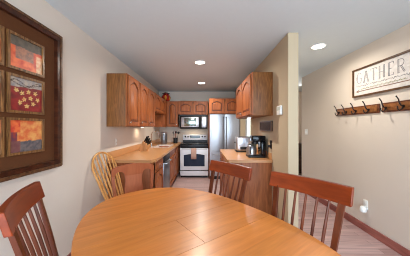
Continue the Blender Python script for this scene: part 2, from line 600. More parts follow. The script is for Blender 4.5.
# over the microwave
cabinet('wall_cabinet', 'low honey oak wall cabinet with two arched doors above microwave', (-0.313, 5.893), 0, 0.868, 0.296, 1.72, UT,
        [('door', -0.42, -0.008, 1.735, UT - 0.015, True, None), ('door', 0.008, 0.42, 1.735, UT - 0.015, True, None)], GU)
# over the refrigerator
cabinet('wall_cabinet', 'deep honey oak cabinet with two arched doors above refrigerator', (0.535, 5.612), 0, 0.806, 0.86, 1.71, UT,
        [('door', -0.39, -0.008, 1.725, UT - 0.015, True, None), ('door', 0.008, 0.39, 1.725, UT - 0.015, True, None)], GU)
tag(MB().box(0.127, 0.145, 5.26, YB - 0.01, 0, 1.708).build('cabinet_end_panel', M_oak), 'narrow upright oak panel between range and refrigerator', 'panel')
# right upper
xb = PX0 - 0.002
cabinet('wall_cabinet', 'oak wall cabinet on tan partition with plain grained side panel', ((0.66 + xb) / 2, (2.756 + 4.02) / 2), R(-90), 1.264, xb - 0.66, 1.53, 2.128,
        [('door', -0.615, -0.008, 1.545, 2.113, True, (-0.03, 1.585)), ('door', 0.008, 0.615, 1.545, 2.113, True, (0.03, 1.585))], GU)

# base cabinets, left run
BF, BT = -0.72, 0.874
run_left('base_cabinet', 'oak base cabinet with drawer over door at near end of left counter', 2.79, 3.455, BF, 0, BT,
         [('drawer', -0.21, 0.31, 0.70, 0.855, None), ('door', -0.21, 0.31, 0.12, 0.685, True, None)], GB, toe=True, side=M_oakbase)
run_left('base_cabinet', 'oak sink base cabinet with two doors under the sink', 4.092, 5.1, BF, 0, 0.72,
         [('door', -0.49, -0.008, 0.12, 0.71, True, None), ('door', 0.008, 0.49, 0.12, 0.71, True, None)], GB, toe=True, side=M_oakbase)
run_left('base_cabinet', 'oak corner base cabinet left of the range', 5.102, 6.04, BF, 0, BT,
         [('drawer', -0.455, -0.02, 0.70, 0.855, None), ('door', -0.455, -0.02, 0.12, 0.685, True, None)], GB, toe=True, side=M_oakbase)
# apron front above the sink base doors belongs to the sink base
sb = [o for o in bpy.data.objects if o.get('label', '').startswith('oak sink base')][0]
MB().box(-0.503, 0.503, -0.311, -0.291, 0.722, BT).build('apron', M_oakh, sb)
# right peninsula base
cabinet('base_cabinet', 'oak base cabinet under coffee maker with grained end panel', ((0.345 + xb) / 2, (2.79 + 4.08) / 2), R(-90), 1.29, xb - 0.345, 0, BT,
        [('drawer', -0.63, -0.008, 0.70, 0.855, None), ('drawer', 0.008, 0.63, 0.70, 0.855, None),
         ('door', -0.63, -0.008, 0.12, 0.685, True, None), ('door', 0.008, 0.63, 0.12, 0.685, True, None)], GB, toe=True, side=M_oakbase)

# countertops
CT = 0.914
SX0, SX1, SY0, SY1 = -1.16, -0.80, 4.45, 5.2
CX0, CX1, CY0, CY1 = WL + 0.002, -0.675, 2.76, 6.04
m = MB()
m.prism([(CX0, CY0), (CX1 - 0.05, CY0), (CX1, CY0 + 0.06), (CX1, SY0), (CX0, SY0)], lambda a, b: (a, b, BT + 0.001), lambda a, b: (a, b, CT))
m.box(CX0, SX0, SY0, SY1, BT + 0.001, CT).box(SX1, CX1, SY0, SY1, BT + 0.001, CT).box(CX0, CX1, SY1, CY1, BT + 0.001, CT)
tag(m.build('countertop', M_counter), 'long tan laminate countertop along the left wall', 'countertop')
tag(MB().box(CX0, CX0 + 0.02, CY0, CY1, CT + 0.0005, CT + 0.105, 0.003).build('backsplash', M_counter), 'low tan laminate backsplash along the left wall', 'backsplash')
m = MB().prism([(0.323, 2.80), (0.345, 2.764), (xb, 2.764), (xb, 4.09), (0.323, 4.09)], lambda a, b: (a, b, BT + 0.001), lambda a, b: (a, b, CT))
tag(m.build('countertop', M_counter), 'short tan laminate countertop below the right wall cabinet', 'countertop')
tag(MB().box(xb - 0.012, xb, 2.79, 4.09, CT + 0.0005, CT + 0.09, 0.003).build('backsplash', M_counter), 'low tan laminate backsplash behind the coffee maker', 'backsplash')

# ------------------------------------------------------------------ dishwasher
t = thing('dishwasher', 'grey steel dishwasher set into the left counter run', 'dishwasher', (-1.02, 3.773, 0), R(90))
MB().box(-0.3, 0.3, -0.285, 0.3, 0.09, 0.865).build('body', M_black, t)
MB().box(-0.298, 0.298, -0.325, -0.286, 0.13, 0.74, 0.006).build('door', M_dksteel, t)
c = MB().box(-0.298, 0.298, -0.325, -0.286, 0.745, 0.862, 0.006).build('control_panel', M_black, t)
MB().tube([(-0.24, -0.325, 0.72), (-0.24, -0.362, 0.72), (0.24, -0.362, 0.72), (0.24, -0.325, 0.72)], 0.01).build('handle', M_steel, t)
MB().box(-0.296, 0.296, -0.25, 0.28, 0, 0.088).build('toe_kick', M_black, t)

# ------------------------------------------------------------------ sink and faucet
t = thing('kitchen_sink', 'off white sink basin set into the left countertop', 'sink', ((SX0 + SX1) / 2, (SY0 + SY1) / 2, 0.74))
hx, hy = (SX1 - SX0) / 2 - 0.002, (SY1 - SY0) / 2 - 0.002
m = MB()
m.box(-hx, hx, -hy, hy, 0, 0.01).box(-hx, -hx + 0.012, -hy, hy, 0.01, 0.174).box(hx - 0.012, hx, -hy, hy, 0.01, 0.174)
m.box(-hx + 0.012, hx - 0.012, -hy, -hy + 0.012, 0.01, 0.174).box(-hx + 0.012, hx - 0.012, hy - 0.012, hy, 0.01, 0.174)
m.build('basin', M_sink, t)
r_ = MB(Matrix.Translation((0, 0, 0.176)) @ Matrix.Rotation(R(90), 4, 'X'))
rect = lambda a, b: [(-a, -b), (a, -b), (a, b), (-a, b)]
r_.ring(rect(hx + 0.02, hy + 0.02), rect(hx - 0.012, hy - 0.012), -0.006, 0.0)
r_.build('rim', M_sink, t)
MB().lathe([(0.035, 0.0101), (0.035, 0.013), (0.0, 0.0131)]).build('drain', M_chrome, t)

t = thing('faucet', 'brushed gooseneck faucet arching over the sink', 'faucet', (-1.215, 4.6, CT))
MB().lathe([(0.03, 0), (0.03, 0.012), (0.02, 0.03), (0.017, 0.09)], segs=14).build('base', M_chrome, t)
pts = [(0, 0, 0.08), (0, 0, 0.25)] + [(0.09 - 0.09 * math.cos(a), 0, 0.27 + 0.09 * math.sin(a)) for a in [k * PI / 10 for k in range(0, 11)]] + [(0.185, 0, 0.20)]
MB().tube(pts, 0.0115, 10).build('spout', M_chrome, t)
MB().tube([(0, 0.0, 0.06), (0.01, -0.06, 0.10)], 0.007, 8).build('lever', M_chrome, t)

# ------------------------------------------------------------------ range
t = thing('kitchen_range', 'stainless electric range with black cooktop against back wall', 'range', (-0.2625, 5.71, 0))
hw = 0.376
MB().box(-hw, hw, -0.3, 0.32, 0.06, 0.895, 0.004).build('body', M_range, t)
MB().box(-hw, hw, -0.335, 0.32, 0.896, 0.916, 0.004).build('cooktop', M_gloss, t)
for bx, by, br in ((-0.18, -0.16, 0.1), (0.18, -0.16, 0.085), (-0.18, 0.14, 0.085), (0.18, 0.14, 0.1)):
    MB().lathe([(br - 0.006, 0.9162), (br, 0.9166), (br + 0.001, 0.9162)], (bx, by, 0), 24).build('burner_ring', M_dksteel, t)
g = MB().box(-hw + 0.01, hw - 0.01, 0.235, 0.315, 0.917, 1.145, 0.012).build('backguard', M_range, t)
MB().box(-0.15, 0.15, 0.231, 0.236, 1.04, 1.12).build('display', M_display, g)
MB().box(-hw + 0.012, hw - 0.012, 0.226, 0.2345, 0.918, 0.985).build('splash_panel', M_black, g)
for kx in (-0.29, -0.21, 0.21, 0.29):
    k = MB(Matrix.Translation((kx, 0.235, 1.085)) @ Matrix.Rotation(R(90), 4, 'X'))
    k.lathe([(0.026, 0), (0.024, 0.02), (0.0, 0.021)], segs=14)
    k.build('knob', M_black, g)
d = MB().box(-hw, hw, -0.338, -0.302, 0.215, 0.80, 0.006)
d = d.build('oven_door', M_range, t)
out = [(-0.28, 0.315), (0.28, 0.315), (0.28, 0.615)]
out += [(0.28 - 0.56 * k / 10, 0.615 + 0.035 * math.sin(PI * k / 10)) for k in range(1, 10)] + [(-0.28, 0.615)]
MB().prism(out, lambda a, b: (a, -0.341, b), lambda a, b: (a, -0.330, b)).build('oven_window', M_oven, d)
MB().box(-hw, hw, -0.336, -0.301, 0.803, 0.893, 0.004).build('front_panel', M_black, t)
MB().tube([(-0.33, -0.338, 0.775), (-0.33, -0.38, 0.785), (0.33, -0.38, 0.785), (0.33, -0.338, 0.775)], 0.011, 10).build('oven_handle', M_steel, t)
MB().box(-hw, hw, -0.325, -0.301, 0.192, 0.213).build('vent_strip', M_black, t)
d = MB().box(-hw, hw, -0.335, -0.301, 0.062, 0.165, 0.006).box(-hw, hw, -0.348, -0.301, 0.166, 0.19, 0.008).build('storage_drawer', M_range, t)
MB().box(-hw + 0.01, hw - 0.01, -0.28, 0.3, 0, 0.059).build('plinth', M_black, t)
# towel over the oven handle
pts = []
m = MB()
secs = []
for k, (yy, zz) in enumerate([(-0.351, 0.66), (-0.352, 0.72), (-0.360, 0.785), (-0.371, 0.803), (-0.388, 0.803), (-0.398, 0.785), (-0.400, 0.70), (-0.401, 0.60), (-0.402, 0.515)]):
    row_a = [(x, yy - 0.003 * math.sin(6 * x * 20), zz) for x in [-0.072 + 0.018 * i for i in range(9)]]
    secs.append(row_a)
th = 0.005
rows = [[m._v(p) for p in s_] for s_ in secs]
for i in range(len(rows) - 1):
    for j in range(8):
        m.bm.faces.new((rows[i][j], rows[i][j + 1], rows[i + 1][j + 1], rows[i + 1][j]))
tw = m.build('dish_towel', M_towel)
md = tw.modifiers.new('cloth thickness', 'SOLIDIFY')
md.thickness = 0.004
md.offset = 0
tw.location = (-0.275, 5.71, 0)
tag(tw, 'dusty rose dish towel hanging over the oven handle', 'towel')

# ------------------------------------------------------------------ microwave
t = thing('microwave', 'over the range microwave with glossy black door', 'microwave', (-0.30, 5.84, 1.32))
MB().box(-0.388, 0.388, -0.175, 0.2, 0, 0.396, 0.004).build('body', M_black, t)
d = MB().box(-0.388, 0.215, -0.205, -0.176, 0.012, 0.36, 0.006).build('door', M_black, t)
MB().box(-0.345, 0.15, -0.209, -0.204, 0.05, 0.325, 0.004).build('window', M_steelh, d)
MB().box(-0.26, 0.075, -0.211, -0.2085, 0.075, 0.30, 0.004).build('glass', M_mirror, d)
MB().tube([(0.185, -0.205, 0.06), (0.185, -0.235, 0.07), (0.185, -0.235, 0.31), (0.185, -0.205, 0.32)], 0.009, 8).build('handle', M_black, d)
c = MB().box(0.218, 0.388, -0.205, -0.176, 0.012, 0.36, 0.006).build('control_panel', M_black, t)
MB().box(0.235, 0.372, -0.208, -0.204, 0.04, 0.335, 0.003).build('keypad', M_steelh, c)
MB().box(-0.385, 0.385, -0.200, -0.176, 0.364, 0.394).build('vent_grille', M_black, t)
area('hood_lamp', (0, -0.02, -0.004), (0, 0, 0), 0.3, 0.08, 1.0, (1, 0.82, 0.6), t)

# ------------------------------------------------------------------ refrigerator
t = thing('refrigerator', 'stainless french door refrigerator with bottom freezer drawer', 'refrigerator', (0.54, 5.64, 0))
MB().box(-0.386, 0.386, -0.33, 0.38, 0.03, 1.695, 0.004).build('body', plain('fridge side grey', rgb(150, 150, 156), 0.4, 0.3), t)
for s_ in (-1, 1):
    a, b = (-0.388, -0.003) if s_ < 0 else (0.003, 0.388)
    secs = []
    for k in range(9):
        u = k / 8
        x = a + (b - a) * u
        yb = -0.398 - 0.012 * math.sin(PI * u)
        secs.append([(x, yb, 0.725), (x, -0.332, 0.725), (x, -0.332, 1.70), (x, yb, 1.70)])
    d = MB().loft(secs).build('door', M_steel, t)
    hx = s_ * 0.04
    MB().tube([(hx, -0.40, 0.80), (hx, -0.448, 0.83), (hx, -0.448, 1.60), (hx, -0.40, 1.63)], 0.014, 10).build('handle', M_dksteel, d)
d = MB()
secs = []
for k in range(9):
    u = k / 8
    x = -0.388 + 0.776 * u
    yb = -0.398 - 0.012 * math.sin(PI * u)
    secs.append([(x, yb, 0.085), (x, -0.332, 0.085), (x, -0.332, 0.715), (x, yb, 0.715)])
d = d.loft(secs).build('freezer_drawer', M_steel, t)
MB().tube([(-0.3, -0.40, 0.65), (-0.29, -0.45, 0.65), (0.29, -0.45, 0.65), (0.3, -0.40, 0.65)], 0.012, 10).build('handle', M_steel, d)
MB().box(-0.38, 0.38, -0.37, 0.36, 0, 0.029).box(-0.38, 0.38, -0.37, -0.332, 0.03, 0.08).build('kick_plate', M_black, t)

# ------------------------------------------------------------------ dining table
TC = Vector((-0.09, 1.20, 0))
DA = math.atan2(-0.8, 0.6)
tb = thing('dining_table', 'large oval honey wood dining table with seamed centre leaf', 'table', TC, DA)
TA, TB_, TE = 0.93, 0.585, 2.35
ZT = 0.75


def oval_y(x, grow=0.0):
    u = min(1.0, abs(x) / (TA + grow))
    return (TB_ + grow) * (1 - u ** TE) ** (1 / TE)


def top_piece(name, xa, xb_, ya, yb_):
    """a piece of the oval between xa..xb_ limited to ya..yb_ with rounded rim"""
    n = 40
    xs = []
    for k in range(n + 1):
        u = k / n
        if xb_ > TA - 0.001:
            u = math.sin(u * PI / 2)
        elif xa < -TA + 0.001:
            u = 1 - math.sin((1 - u) * PI / 2)
        xs.append(xa + (xb_ - xa) * u)
    m = MB()
    secs = []
    prof = [(-0.012, ZT - 0.028), (0.0, ZT - 0.016), (0.0, ZT - 0.006), (-0.005, ZT)]
    for x in xs:
        hi, lo = [], []
        for g, z in prof:
            xx = max(-TA - g, min(TA + g, x)) if abs(x) > 0.9 else x
            y = oval_y(xx, g)
            hi.append((xx, min(y, yb_), z))
            lo.append((xx, max(-y, ya), z))
        secs.append(hi + lo[::-1])
    m.loft(secs)
    return m.build(name, M_table, tb)


top_piece('tabletop', -TA, -0.1645, -9, 9)
top_piece('tabletop', 0.1645, TA, -9, 9)
top_piece('leaf', -0.1622, 0.1622, -9, -0.0012)
top_piece('leaf', -0.1622, 0.1622, 0.0012, 9)
ap = []
for k in range(48):
    a = 2 * PI * k / 48
    c, s_ = math.cos(a), math.sin(a)
    ap.append((0.72 * abs(c) ** 0.85 * (1 if c > 0 else -1), 0.42 * abs(s_) ** 0.85 * (1 if s_ > 0 else -1)))
ai = [(x * 0.965, y * 0.945) for x, y in ap]
m = MB(Matrix.Rotation(R(90), 4, 'X'))
m.ring([(x, y) for x, y in ap], [(x, y) for x, y in ai], -ZT + 0.03, -ZT + 0.10)
m2 = MB()
for i in range(1):
    pass
# ring() lives in xz, turned flat here: y -> -z
m.bm.free()
m = MB()
n_ = len(ap)
L = [[m._v((p[0], p[1], z)) for p in lp] for z in (ZT - 0.029, ZT - 0.10) for lp in (ap, ai)]
for j in range(n_):
    k = (j + 1) % n_
    m.bm.faces.new((L[0][j], L[0][k], L[1][k], L[1][j]))
    m.bm.faces.new((L[2][k], L[2][j], L[3][j], L[3][k]))
    m.bm.faces.new((L[0][k], L[0][j], L[2][j], L[2][k]))
    m.bm.faces.new((L[1][j], L[1][k], L[3][k], L[3][j]))
m.build('apron', M_tbase, tb)
MB().lathe([(0.13, 0.08), (0.12, 0.12), (0.07, 0.2), (0.10, 0.35), (0.075, 0.5), (0.06, 0.6), (0.14, 0.69), (0.2, ZT - 0.03)], segs=24).build('pedestal', M_tbase, tb)
for k in range(4):
    a = k * PI / 2
    f = MB(Matrix.Rotation(a, 4, 'Z'))
    f.loft([[(x, s1 * w_, z) for s1, z in ((-1, zb), (1, zb), (1, zt), (-1, zt))] for x, w_, zb, zt in
            ((0.05, 0.035, 0.08, 0.2), (0.2, 0.033, 0.06, 0.15), (0.33, 0.03, 0.02, 0.09), (0.38, 0.028, 0.0, 0.05))])
    f.build('foot', M_tbase, tb)


# ------------------------------------------------------------------ cherry slat-back chairs (face local +Y)
def slat_chair(label, loc, rz):
    t = thing('dining_chair', label, 'chair', loc, rz, 'cherry spindle back chairs around the table')
    # seat with rounded outline
    out = [(-0.2, -0.2), (0.2, -0.2), (0.222, -0.1), (0.232, 0.1), (0.222, 0.19), (0.18, 0.22), (-0.18, 0.22), (-0.222, 0.19), (-0.232, 0.1), (-0.222, -0.1)]
    m = MB()
    m.loft([[(x * k, y * k, z) for x, y in out] for k, z in ((0.94, 0.425), (1, 0.435), (1, 0.452), (0.97, 0.46), (0.6, 0.452))])
    m.build('seat', M_cherry, t)
    for sx in (-1, 1):
        MB().tube([(sx * 0.17, 0.165, 0.43), (sx * 0.185, 0.18, 0.25), (sx * 0.20, 0.195, 0.0)], [0.02, 0.022, 0.014], 10).build('leg', M_cherryv, t)
        MB().tube([(sx * 0.16, -0.165, 0.43), (sx * 0.18, -0.2, 0.25), (sx * 0.195, -0.235, 0.0)], [0.02, 0.022, 0.014], 10).build('leg', M_cherryv, t)
    # posts, crest, spindles
    zc0, zc1 = 0.915, 1.02
    def back(u, z):
        """point of the back at u in -1..1 across and height z"""
        f = (z - 0.455) / (1.02 - 0.455)
        half = 0.185 + 0.045 * f
        y = -0.165 - 0.115 * f - 0.02 * f * f - 0.024 * f * (1 - u * u)
        return Vector((half * u, y, z))
    for sx in (-1, 1):
        m = MB()
        a, b, c = back(sx * 0.98, 0.45), back(sx * 0.98, 0.7), back(sx * 0.98, 0.93)
        m.loft([[p + Vector((dx * wx, dy * wy, 0)) for dx, dy in ((-1, -1), (1, -1), (1, 1), (-1, 1))] for p, wx, wy in ((a, 0.012, 0.014), (b, 0.016, 0.012), (c, 0.019, 0.010))])
        m.build('back_post', M_cherryv, t)
    m = MB()
    secs = []
    for k in range(17):
        u = -1.1 + 2.2 * k / 16
        p0, p1 = back(u, zc0), back(u, zc1)
        p0.x = p1.x = 0.245 * u
        e = 0.0
        th = 0.015
        secs.append([p0 + Vector((0, -th, 0)), p0 + Vector((0, th, 0)), p1 + Vector((0, th, e)), p1 + Vector((0, -th, e))])
    m.loft(secs)
    cr = m.build('crest_rail', M_cherry, t)
    b_ = cr.modifiers.new('soft edge', 'BEVEL')
    b_.width, b_.segments, b_.limit_method = 0.004, 2, 'ANGLE'
    for k in range(5):
        u = -0.66 + 0.33 * k
        m = MB()
        pts = [back(u, z) for z in (0.45, 0.6, 0.75, 0.92)]
        m.tube(pts, [0.007, 0.009, 0.010, 0.008], 8)
        m.build('spindle', M_cherryv, t)
    for sx in (-1, 1):
        MB().tube([(sx * 0.19, 0.185, 0.2), (sx * 0.187, -0.208, 0.2)], 0.009, 8).build('stretcher', M_cherryv, t)
    MB().tube([(-0.188, 0.0, 0.2), (0.188, 0.0, 0.2)], 0.009, 8).build('stretcher', M_cherryv, t)
    return t


def facing(fx, fy):
    return math.atan2(-fx, fy)


ND = Vector((0.8, 0.6, 0))
DD = Vector((0.6, -0.8, 0))


def at_table(n, d):
    return TC + ND * n + DD * d


ch = slat_chair('cherry spindle back chair nearest the coat rack wall, at right of table', at_table(0.44, 0.34), facing(-0.8, -0.6))
dup(ch, 'cherry spindle back chair in front of the coffee maker cabinet', at_table(0.40, -0.37), facing(-0.8, -0.6), 'cherry spindle back chairs around the table')
dup(ch, 'cherry spindle back chair below the dark framed artwork', Vector((-0.69, 1.185, 0)), facing(0.89, 0.456), 'cherry spindle back chairs around the table')

# ------------------------------------------------------------------ fiddle-back chair at the head of the table (faces local +Y)
t = thing('fiddleback_chair', 'rosy cherry chair with solid vase splat at far end of table', 'chair', Vector((-0.64, 2.04, 0)), facing(0.6, -0.8))
out = [(-0.19, -0.2), (0.19, -0.2), (0.23, 0.2), (0.2, 0.225), (-0.2, 0.225), (-0.23, 0.2)]
MB().loft([[(x * k, y * k, z) for x, y in out] for k, z in ((0.98, 0.40), (1, 0.41), (1, 0.455), (0.97, 0.47))]).build('seat', M_fiddle, t)
for sx in (-1, 1):
    MB().tube([(sx * 0.19, 0.18, 0.41), (sx * 0.21, 0.2, 0.33), (sx * 0.19, 0.185, 0.12), (sx * 0.2, 0.2, 0.03), (sx * 0.2, 0.2, 0.0)], [0.024, 0.03, 0.015, 0.017, 0.022], 10).build('leg', M_fiddle, t)
    MB().tube([(sx * 0.17, -0.18, 0.41), (sx * 0.175, -0.2, 0.2), (sx * 0.185, -0.235, 0.0)], [0.02, 0.017, 0.014], 10).build('leg', M_fiddle, t)


def fy(z):
    f = (z - 0.45) / 0.52
    return -0.18 - 0.06 * f - 0.03 * math.sin(PI * f)


def slab(pts2, name, th=0.011):
    """outline in (x, z), bent to the rake of the back"""
    m = MB()
    m.prism(pts2, lambda a, b: (a, fy(b) + th, b), lambda a, b: (a, fy(b) - th, b))
    return m.build(name, M_fiddle, t)


for sx in (-1, 1):
    slab([(sx * 0.172, 0.44), (sx * 0.205, 0.44), (sx * 0.212, 0.6), (sx * 0.226, 0.75), (sx * 0.232, 0.84), (sx * 0.2, 0.84), (sx * 0.195, 0.75), (sx * 0.182, 0.6)], 'back_post', 0.013)
top = []
for k in range(25):
    u = -1 + 2 * k / 24
    top.append((0.233 * u, 0.955 + 0.012 * math.cos(PI * u) - 0.05 * max(0, abs(u) - 0.78) ** 1.5 * 6))
low = [(0.232, 0.841), (0.2, 0.841), (0.195, 0.86), (0.18, 0.882), (0.155, 0.892), (0.125, 0.885), (0.105, 0.865), (0.098, 0.84)]
low += [(-x, z) for x, z in low[::-1]]
slab(top + low, 'crest_rail', 0.013)
prof = [(0.098, 0.839), (0.092, 0.81), (0.09, 0.78), (0.094, 0.74), (0.1, 0.68), (0.092, 0.62), (0.065, 0.56), (0.06, 0.5), (0.075, 0.46)]
slab(prof + [(-x, z) for x, z in prof[::-1]], 'splat', 0.009)
MB().tube([(-0.178, -0.205, 0.16), (0.178, -0.205, 0.16)], 0.01, 8).build('stretcher', M_fiddle, t)

# ------------------------------------------------------------------ bow-back windsor chair against the left wall
WB = Vector((-1.118, 2.49, 0))
WF = Vector((0.975, -0.22, 0)).normalized()
t = thing('windsor_chair', 'pale wood bow back windsor chair leaning by the left wall', 'chair', WB + WF * 0.2, facing(WF.x, WF.y))
out = []
for k in range(24):
    a = 2 * PI * k / 24
    out.append((0.205 * math.cos(a), 0.195 * math.sin(a) + 0.0))
MB().loft([[(x * k, y * k, z) for x, y in out] for k, z in ((0.9, 0.425), (1, 0.445), (0.97, 0.46), (0.6, 0.45))]).build('seat', M_pale, t)
for sx in (-1, 1):
    for sy in (-1, 1):
        MB().tube([(sx * 0.12, sy * 0.11, 0.43), (sx * 0.15, sy * 0.145, 0.25), (sx * 0.17, sy * 0.17, 0.0)], [0.014, 0.019, 0.011], 10).build('leg', M_pale, t)


def bow(u):
    """u in -1..1 round the bow -> (x, z) in the plane of the back"""
    s_ = abs(u)
    sg = 1 if u > 0 else -1
    if s_ > 0.5:                      # straight-ish leg of the bow
        k = (1 - s_) / 0.5
        return sg * (0.145 + 0.065 * k - 0.01 * k * k), 0.45 + 0.40 * k
    a = s_ / 0.5 * PI / 2
    return sg * 0.20 * math.sin(a), 0.85 + 0.195 * math.cos(a)


def wpt(x, z):
    f = (z - 0.45) / 0.6
    return Vector((x, -0.165 - 0.235 * f, z))


pts = [wpt(*bow(-1 + 2 * k / 48)) for k in range(49)]
MB().tube(pts, 0.0125, 8).build('bow', M_pale, t)
for k in range(6):
    u = -0.78 + 0.312 * k
    xb_ = 0.115 * u / 0.78
    xt = 0.165 * u / 0.78
    zt = 0.85 + 0.195 * math.sqrt(max(0, 1 - (xt / 0.2) ** 2))
    MB().tube([wpt(xb_, 0.45), wpt((xb_ + xt) / 2, 0.45 + (zt - 0.45) * 0.45), wpt(xt, zt)], [0.008, 0.0125, 0.007], 8).build('spindle', M_pale, t)
MB().tube([(-0.15, 0, 0.2), (0.15, 0, 0.2)], 0.009, 8).build('stretcher', M_pale, t)
for sx in (-1, 1):
    MB().tube([(sx * 0.154, 0.148, 0.2), (sx * 0.154, -0.148, 0.2)], 0.009, 8).build('stretcher', M_pale, t)

# ------------------------------------------------------------------ framed artwork on the left wall
FY0, FY1, FZ0, FZ1 = 0.826, 1.848, 1.01, 2.206
t = thing('framed_artwork', 'large dark framed grid of six small abstract prints on brown mat', 'picture', (WL + 0.001, (FY0 + FY1) / 2, FZ0), R(90))
# local x runs along the wall (+Y world), local -Y comes out of the wall
W2, HH = (FY1 - FY0) / 2, FZ1 - FZ0
rc = lambda a0, a1, b0, b1: [(a0, b0), (a1, b0), (a1, b1), (a0, b1)]
MB().ring(rc(-W2 + 0.012, W2 - 0.012, 0.012, HH - 0.012), rc(-W2 + 0.065, W2 - 0.065, 0.065, HH - 0.065), -0.04, 0).build('frame', M_frame, t)
m = MB().ring(rc(-W2, W2, 0, HH), rc(-W2 + 0.016, W2 - 0.016, 0.016, HH - 0.016), -0.03, 0)
m.ring(rc(-W2 + 0.012, W2 - 0.012, 0.012, HH - 0.012), rc(-W2 + 0.03, W2 - 0.03, 0.03, HH - 0.03), -0.046, -0.0395)
m.build('frame_bead', M_bead, t)
MB().box(-W2 + 0.05, W2 - 0.05, -0.008, -0.001, 0.05, HH - 0.05).build('mat_board', M_mat, t)


def fbm(x, y, s):
    return noise.fractal(Vector((x * s, y * s, 3.7 * s)), 0.9, 2.0, 4)


def lerp(a, b, k):
    k = max(0, min(1, k))
    return tuple(a[i] + (b[i] - a[i]) * k for i in range(3)) + (1,)


def art_color(row, flip, u, v):
    n1 = fbm(u * 3, v * 3 + row * 7 + flip * 11, 1.6)
    n2 = fbm(u * 9 + 4, v * 9 + flip * 5, 1.2)
    if row == 2:
        c = lerp(rgb(232, 112, 62), rgb(196, 62, 40), 0.5 + n1)
        if 0.16 < u < 0.72 and 0.30 < v < 0.72 + 0.03 * n2:
            c = lerp(rgb(170, 112, 84), rgb(120, 86, 76), 0.5 + n2 * 0.9)
        if u > 0.8 and v < 0.6:
            c = lerp(c, rgb(232, 196, 150), 0.6 + n2 * 0.5)
        if v > 0.70 + 0.03 * n1:
            c = lerp(rgb(100, 88, 74), rgb(80, 70, 60), 0.5 + n2)
        return c
    if row == 1:
        c = lerp(rgb(146, 34, 34), rgb(110, 24, 30), 0.5 + n1)
        for fx, fz in ((0.35, 0.55), (0.55, 0.62), (0.42, 0.36), (0.62, 0.42), (0.78, 0.6), (0.7, 0.25), (0.3, 0.25), (0.5, 0.16), (0.85, 0.4), (0.2, 0.62)):
            dx, dz = u - fx, v - fz
            rr = math.hypot(dx, dz)
            if rr < 0.055 * (1 + 0.35 * math.cos(5 * math.atan2(dz, dx) + fx * 9)):
                c = rgb(214, 178, 108)
            if rr < 0.014:
                c = rgb(196, 90, 50)
        if v > 0.74 + 0.06 * (u - 0.5):
            c = lerp(rgb(134, 128, 130), rgb(170, 156, 140), 0.5 + n2)
            if abs(v - 0.86 - 0.07 * math.sin(9 * u)) < 0.014 or abs(v - 0.82 - 0.06 * math.sin(6 * u + 2)) < 0.012:
                c = rgb(74, 52, 44)
        return c
    c = lerp(rgb(224, 160, 90), rgb(206, 96, 52), 0.5 + n1 * 1.1)
    if u < 0.22 and v < 0.75:
        c = lerp(rgb(96, 58, 76), rgb(150, 54, 46), 0.5 + n2)
    if u < 0.3 and v > 0.62:
        c = lerp(rgb(200, 60, 42), rgb(224, 110, 60), 0.5 + n2)
    if v < 0.34 + 0.05 * n1:
        c = lerp(rgb(78, 74, 80), rgb(112, 102, 100), 0.5 + n2)
        if u < 0.3:
            c = lerp(c, rgb(130, 60, 56), 0.6)
    return c


def art_print(x0, x1, z0, z1, row, flip):
    n = 44
    m = MB()
    vs = [[m._v((x0 + (x1 - x0) * i / n, -0.012, z0 + (z1 - z0) * j / n)) for i in range(n + 1)] for j in range(n + 1)]
    for j in range(n):
        for i in range(n):
            m.bm.faces.new((vs[j][i], vs[j][i + 1], vs[j + 1][i + 1], vs[j + 1][i]))
    o = m.build('print', M_art, t, smooth=False)
    at = o.data.color_attributes.new('Col', 'FLOAT_COLOR', 'POINT')
    for idx, v in enumerate(o.data.vertices):
        u, w_ = (v.co.x - x0) / (x1 - x0), (v.co.z - z0) / (z1 - z0)
        at.data[idx].color = art_color(row, flip, (1 - u) if flip else u, w_)
    f = MB().ring(rc(x0 - 0.018, x1 + 0.018, z0 - 0.018, z1 + 0.018), rc(x0, x1, z0, z1), -0.022, -0.008)
    f.build('fillet', M_gold, o)


cy = (FY0 + FY1) / 2
for ci, (ya, yb_) in enumerate(((1.033, 1.307), (1.367, 1.641))):
    for row, (za, zb) in enumerate(((1.189, 1.418), (1.488, 1.725), (1.794, 2.016))):
        art_print(ya - cy, yb_ - cy, za - FZ0, zb - FZ0, row, 1 - ci)

